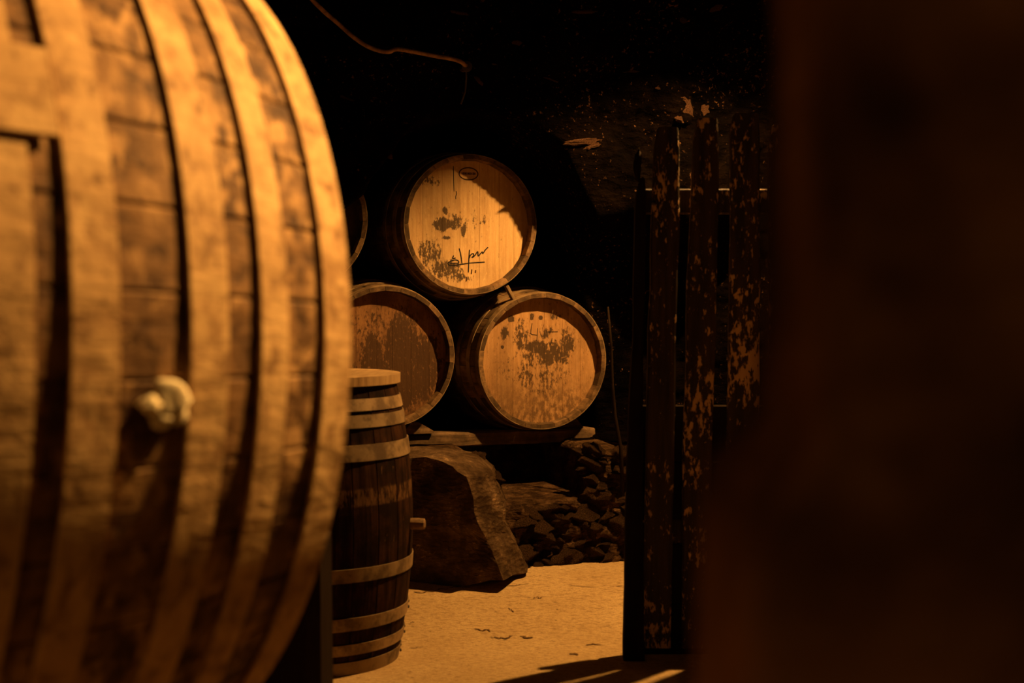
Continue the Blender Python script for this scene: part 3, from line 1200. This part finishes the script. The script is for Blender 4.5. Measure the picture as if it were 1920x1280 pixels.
def plank_from_px(left, right, y, th, seed, mat, name, parent, inv, zbot=.03, round_top=True):
    """left / right: pixel edges as lists of (px, py) from the top down; the board stands in the plane at depth y"""
    Lw = [at_depth(px, py, y) for px, py in left]
    Rw = [at_depth(px, py, y) for px, py in right]
    n = 26
    ztop = max(Lw[0].z, Rw[0].z)

    def edge(P, z):
        if z >= P[0].z:
            return P[0].x
        for a, b in zip(P[:-1], P[1:]):
            if b.z <= z <= a.z:
                t = (a.z - z) / (a.z - b.z + 1e-9)
                return a.x + (b.x - a.x) * t
        a, b = P[-2], P[-1]
        return b.x + (b.x - a.x) / (a.z - b.z + 1e-9) * (b.z - z) * .3
    v, f = [], []
    for i in range(n + 1):
        z = zbot + (ztop - zbot) * i / n
        xl, xr = edge(Lw, z), edge(Rw, z)
        xl += .004 * fbm(Vector((seed, z * 6, 0)), 3)
        xr += .004 * fbm(Vector((seed + 9, z * 6, 0)), 3)
        c = .006
        if i == n and round_top:
            xl += .010
            xr -= .004
        yy = .004 * fbm(Vector((seed, z * 2, 5)), 2)
        for (x, d) in ((xl, c), (xl + c, 0), (xr - c, 0), (xr, c), (xr, th), (xl, th)):
            v.append(inv @ Vector((x, y + d + yy, z + (.006 if (i == n and d == 0) else 0))))
    for i in range(n):
        for k in range(6):
            f.append((i * 6 + k, i * 6 + (k + 1) % 6, (i + 1) * 6 + (k + 1) % 6, (i + 1) * 6 + k))
    f += [tuple(range(6))[::-1], tuple(n * 6 + k for k in range(6))]
    return mesh_obj(name, v, f, mat, parent)


plank_from_px([(1228, 246), (1222, 400), (1216, 640), (1211, 820), (1209, 950)], [(1275, 241), (1275, 400), (1268, 640), (1266, 820), (1262, 950)], GY, .026, 1, M['plank'], 'plank', gate, ginv)
plank_from_px([(1302, 228), (1298, 330), (1287, 560), (1288, 640), (1281, 820), (1280, 950)], [(1350, 224), (1347, 400), (1342, 640), (1336, 820), (1334, 950)], GY, .026, 2, M['plank'], 'plank', gate, ginv)
plank_from_px([(1370, 215), (1370, 400), (1367, 640), (1364, 820), (1362, 950)], [(1425, 215), (1425, 640), (1420, 950)], GY, .026, 3, M['plank'], 'plank', gate, ginv)
plank_from_px([(1442, 235), (1442, 640), (1440, 950)], [(1500, 235), (1496, 640), (1494, 950)], GY, .026, 4, M['plank'], 'plank', gate, ginv)
plank_from_px([(1516, 230), (1514, 640), (1512, 950)], [(1572, 230), (1568, 640), (1566, 950)], GY, .026, 5, M['plank'], 'plank', gate, ginv)
for zk, hk in ((.087, .172), (.275, .203), (.558, .19), (.751, .19)):  # boards added to stop lamp light streaking through the plank gaps
    v, f = box_vf(.80, .024, hk, .004)
    mesh_obj('light_stop_board', [ginv @ (Vector(q) + Vector((.80, GY + .045, zk))) for q in v], f, M['timber_dark'], gate)
for zc in (1.53, .42):
    v, f = box_vf(.66, .03, .085, .005)
    o = mesh_obj('rail', [ginv @ (Vector(q) + Vector((.765, GY + .047, zc))) for q in v], f, M['plank'], gate)
pA, pB = at_depth(1364, 843, GY - .02), at_depth(1450, 851, GY - .02)
v, f = box_vf((pB - pA).length, .035, .02, .004)
an = math.atan2(pB.z - pA.z, pB.x - pA.x)
rm = Matrix.Translation((pA + pB) / 2) @ Matrix.Rotation(-an, 4, 'Y')
mesh_obj('latch_bar', [ginv @ (rm @ Vector(q)) for q in v], f, M['beam'], gate)
for (px, py) in ((1225, 380), (1303, 378), (1377, 378)):
    p = at_depth(px, py, GY - .003)
    v, f = stone_vf(int(px), .008, .008, .008, 2, 0, .1)
    mesh_obj('nail', [ginv @ (Vector(q) + p) for q in v], f, M['iron'], gate)

# gate post
pg = thing('gate_post', 'slim dark wooden post standing left of the plank gate', 'post', Matrix.Translation((.40, GY - .03, 0)))
pinv = pg.matrix_world.inverted()
plank_from_px([(1194, 335), (1190, 450), (1187, 640), (1178, 800), (1173, 1000), (1169, 1240)], [(1212, 335), (1211, 450), (1207, 640), (1205, 800), (1206, 1000), (1209, 1240)], GY - .05, .05, 8, M['timber_dark'], 'post_shaft', pg, pinv,
              zbot=0.0)
p = at_depth(1196, 310, GY - .03)
v, f = stone_vf(8, .014, .014, .055, 3, 3, .2)
mesh_obj('post_tip', [pinv @ (Vector(q) + p) for q in v], f, M['timber_dark'], pg, smooth=True)

# thin stick leaning in the right corner of the recess
pts = [px_to_wall(px, py, .09) for px, py in ((1140, 575), (1146, 650), (1148, 720), (1153, 780), (1164, 840), (1168, 930))]
v, f = tube_vf(pts, [.004, .006, .007, .008, .008, .008], 8)
o = mesh_obj('thin_stick', v, f, M['timber_dark'], smooth=True)
tag(o, 'thin dark crooked stick leaning on the rock beside the lower right barrel', 'stick')

# ---------------------------------------------------------------- cable on the rock above the recess
cpx = [(560, -22), (580, 4), (602, 26), (628, 48), (655, 72), (680, 89), (702, 98), (722, 101), (738, 96), (770, 101), (805, 108), (840, 114), (856, 119), (866, 127)]
pts = smooth_pts([tuple(wall_surface(a, b) + NV * .05) for a, b in cpx], 4)
v, f = tube_vf(pts, .0085, 8)
cb = thing('cable', 'dusty cable sagging across the dark rock above the recess', 'cable', Matrix.Translation(wall_surface(866, 127)))
ci = cb.matrix_world.inverted()
mesh_obj('cable_run', [ci @ Vector(q) for q in v], f, M['cable'], cb, smooth=True)
pts = [wall_surface(a, b) + NV * .05 for a, b in ((866, 127), (867, 150), (865, 175), (857, 198))]
v, f = tube_vf(pts, .004, 6)
mesh_obj('cable_tail', [ci @ Vector(q) for q in v], f, M['iron'], cb, smooth=True)
p = wall_surface(868, 128) + NV * .03
v, f = lathe_vf([(.016, -.03), (.016, .012), (.022, .014), (.022, .022), (.01, .026)], 12)
m = Matrix((RV, Vector((0, 0, 1)), NV)).transposed().to_4x4()
m.translation = p
mesh_obj('hook_bolt', [ci @ (m @ Vector(q)) for q in v], f, M['iron'], cb)


# ---------------------------------------------------------------- lamps of the cellar and an added rear fill bulb (all outside the frame)
def pendant(pos, strength, label, ceil, rim=.20, drop=.143, rb=.024):
    x, y, z = pos
    t = thing('pendant_lamp', label, 'lamp', Matrix.Translation((x, y, z)), 'pendant lamps of the cellar')
    v, f = lathe_vf([(rb * .1, -rb), (rb * .7, -rb * .7), (rb, 0), (rb * .7, rb * .7), (rb * .5, rb * 1.6)], 16)
    mesh_obj('bulb', v, f, emit_mat('bulb_glow', LAMP_COL, strength), t, smooth=True)
    v, f = lathe_vf([(rb * .5, rb * 1.6), (.02, rb * 1.6 + .006), (.02, .09), (.006, .10)], 16)
    mesh_obj('socket', v, f, M['iron'], t)
    if rim:
        v, f = lathe_vf([(.022, .07), (rim * .55, .02), (rim, -drop), (rim + .003, -drop), (rim * .56, .024), (.022, .075)], 48, True)
        mesh_obj('lamp_shade', v, f, M['iron'], t, smooth=True)
    v, f = tube_vf([(0, 0, .095), (0, 0, ceil - z)], .004, 6)
    mesh_obj('cord', v, f, M['iron'], t)
    return t


pendant(LAMP_MAIN, LAMP_MAIN_STRENGTH, 'shaded pendant lamp hanging behind the plank gate', ZC + .05)
pendant(FILL_REAR, FILL_REAR_STRENGTH, 'added dim fill bulb hanging behind the viewer', ZC + .05, rim=0, rb=.034)  # added fill bulb that lifts the low ambient light

# spot lamp aimed at the huge cask
sp = thing('spot_lamp', 'small ceiling spot lamp aimed at the huge cask', 'lamp', Matrix.Translation(SPOT_POS))
d = (Vector(SPOT_AIM) - Vector(SPOT_POS)).normalized()
rotq = d.to_track_quat('-Z', 'Y')
rm = rotq.to_matrix().to_4x4()
v, f = lathe_vf([(.05, .0), (.052, .0), (.052, .10), (.03, .13), (.028, .128), (.05, .10)], 24, True)
hs = mesh_obj('housing', v, f, M['iron'], sp)
hs.matrix_local = rm
v, f = tube_vf([rm @ Vector((0, 0, .125)), rm @ Vector((0, 0, .15)) + Vector((0, 0, .05)), Vector((0, 0, ZC + .05 - SPOT_POS[2]))], .008, 8)
mesh_obj('bracket', v, f, M['iron'], sp)
ld = bpy.data.lights.new('spot_beam', 'SPOT')
ld.energy = SPOT_WATT
ld.color = LAMP_COL
ld.spot_size = math.radians(62)
ld.spot_blend = .8
ld.shadow_soft_size = .045
lo = bpy.data.objects.new('spot_beam', ld)
C.objects.link(lo)
lo.parent = sp
lo.matrix_local = Matrix.Translation(d * .01) @ rm
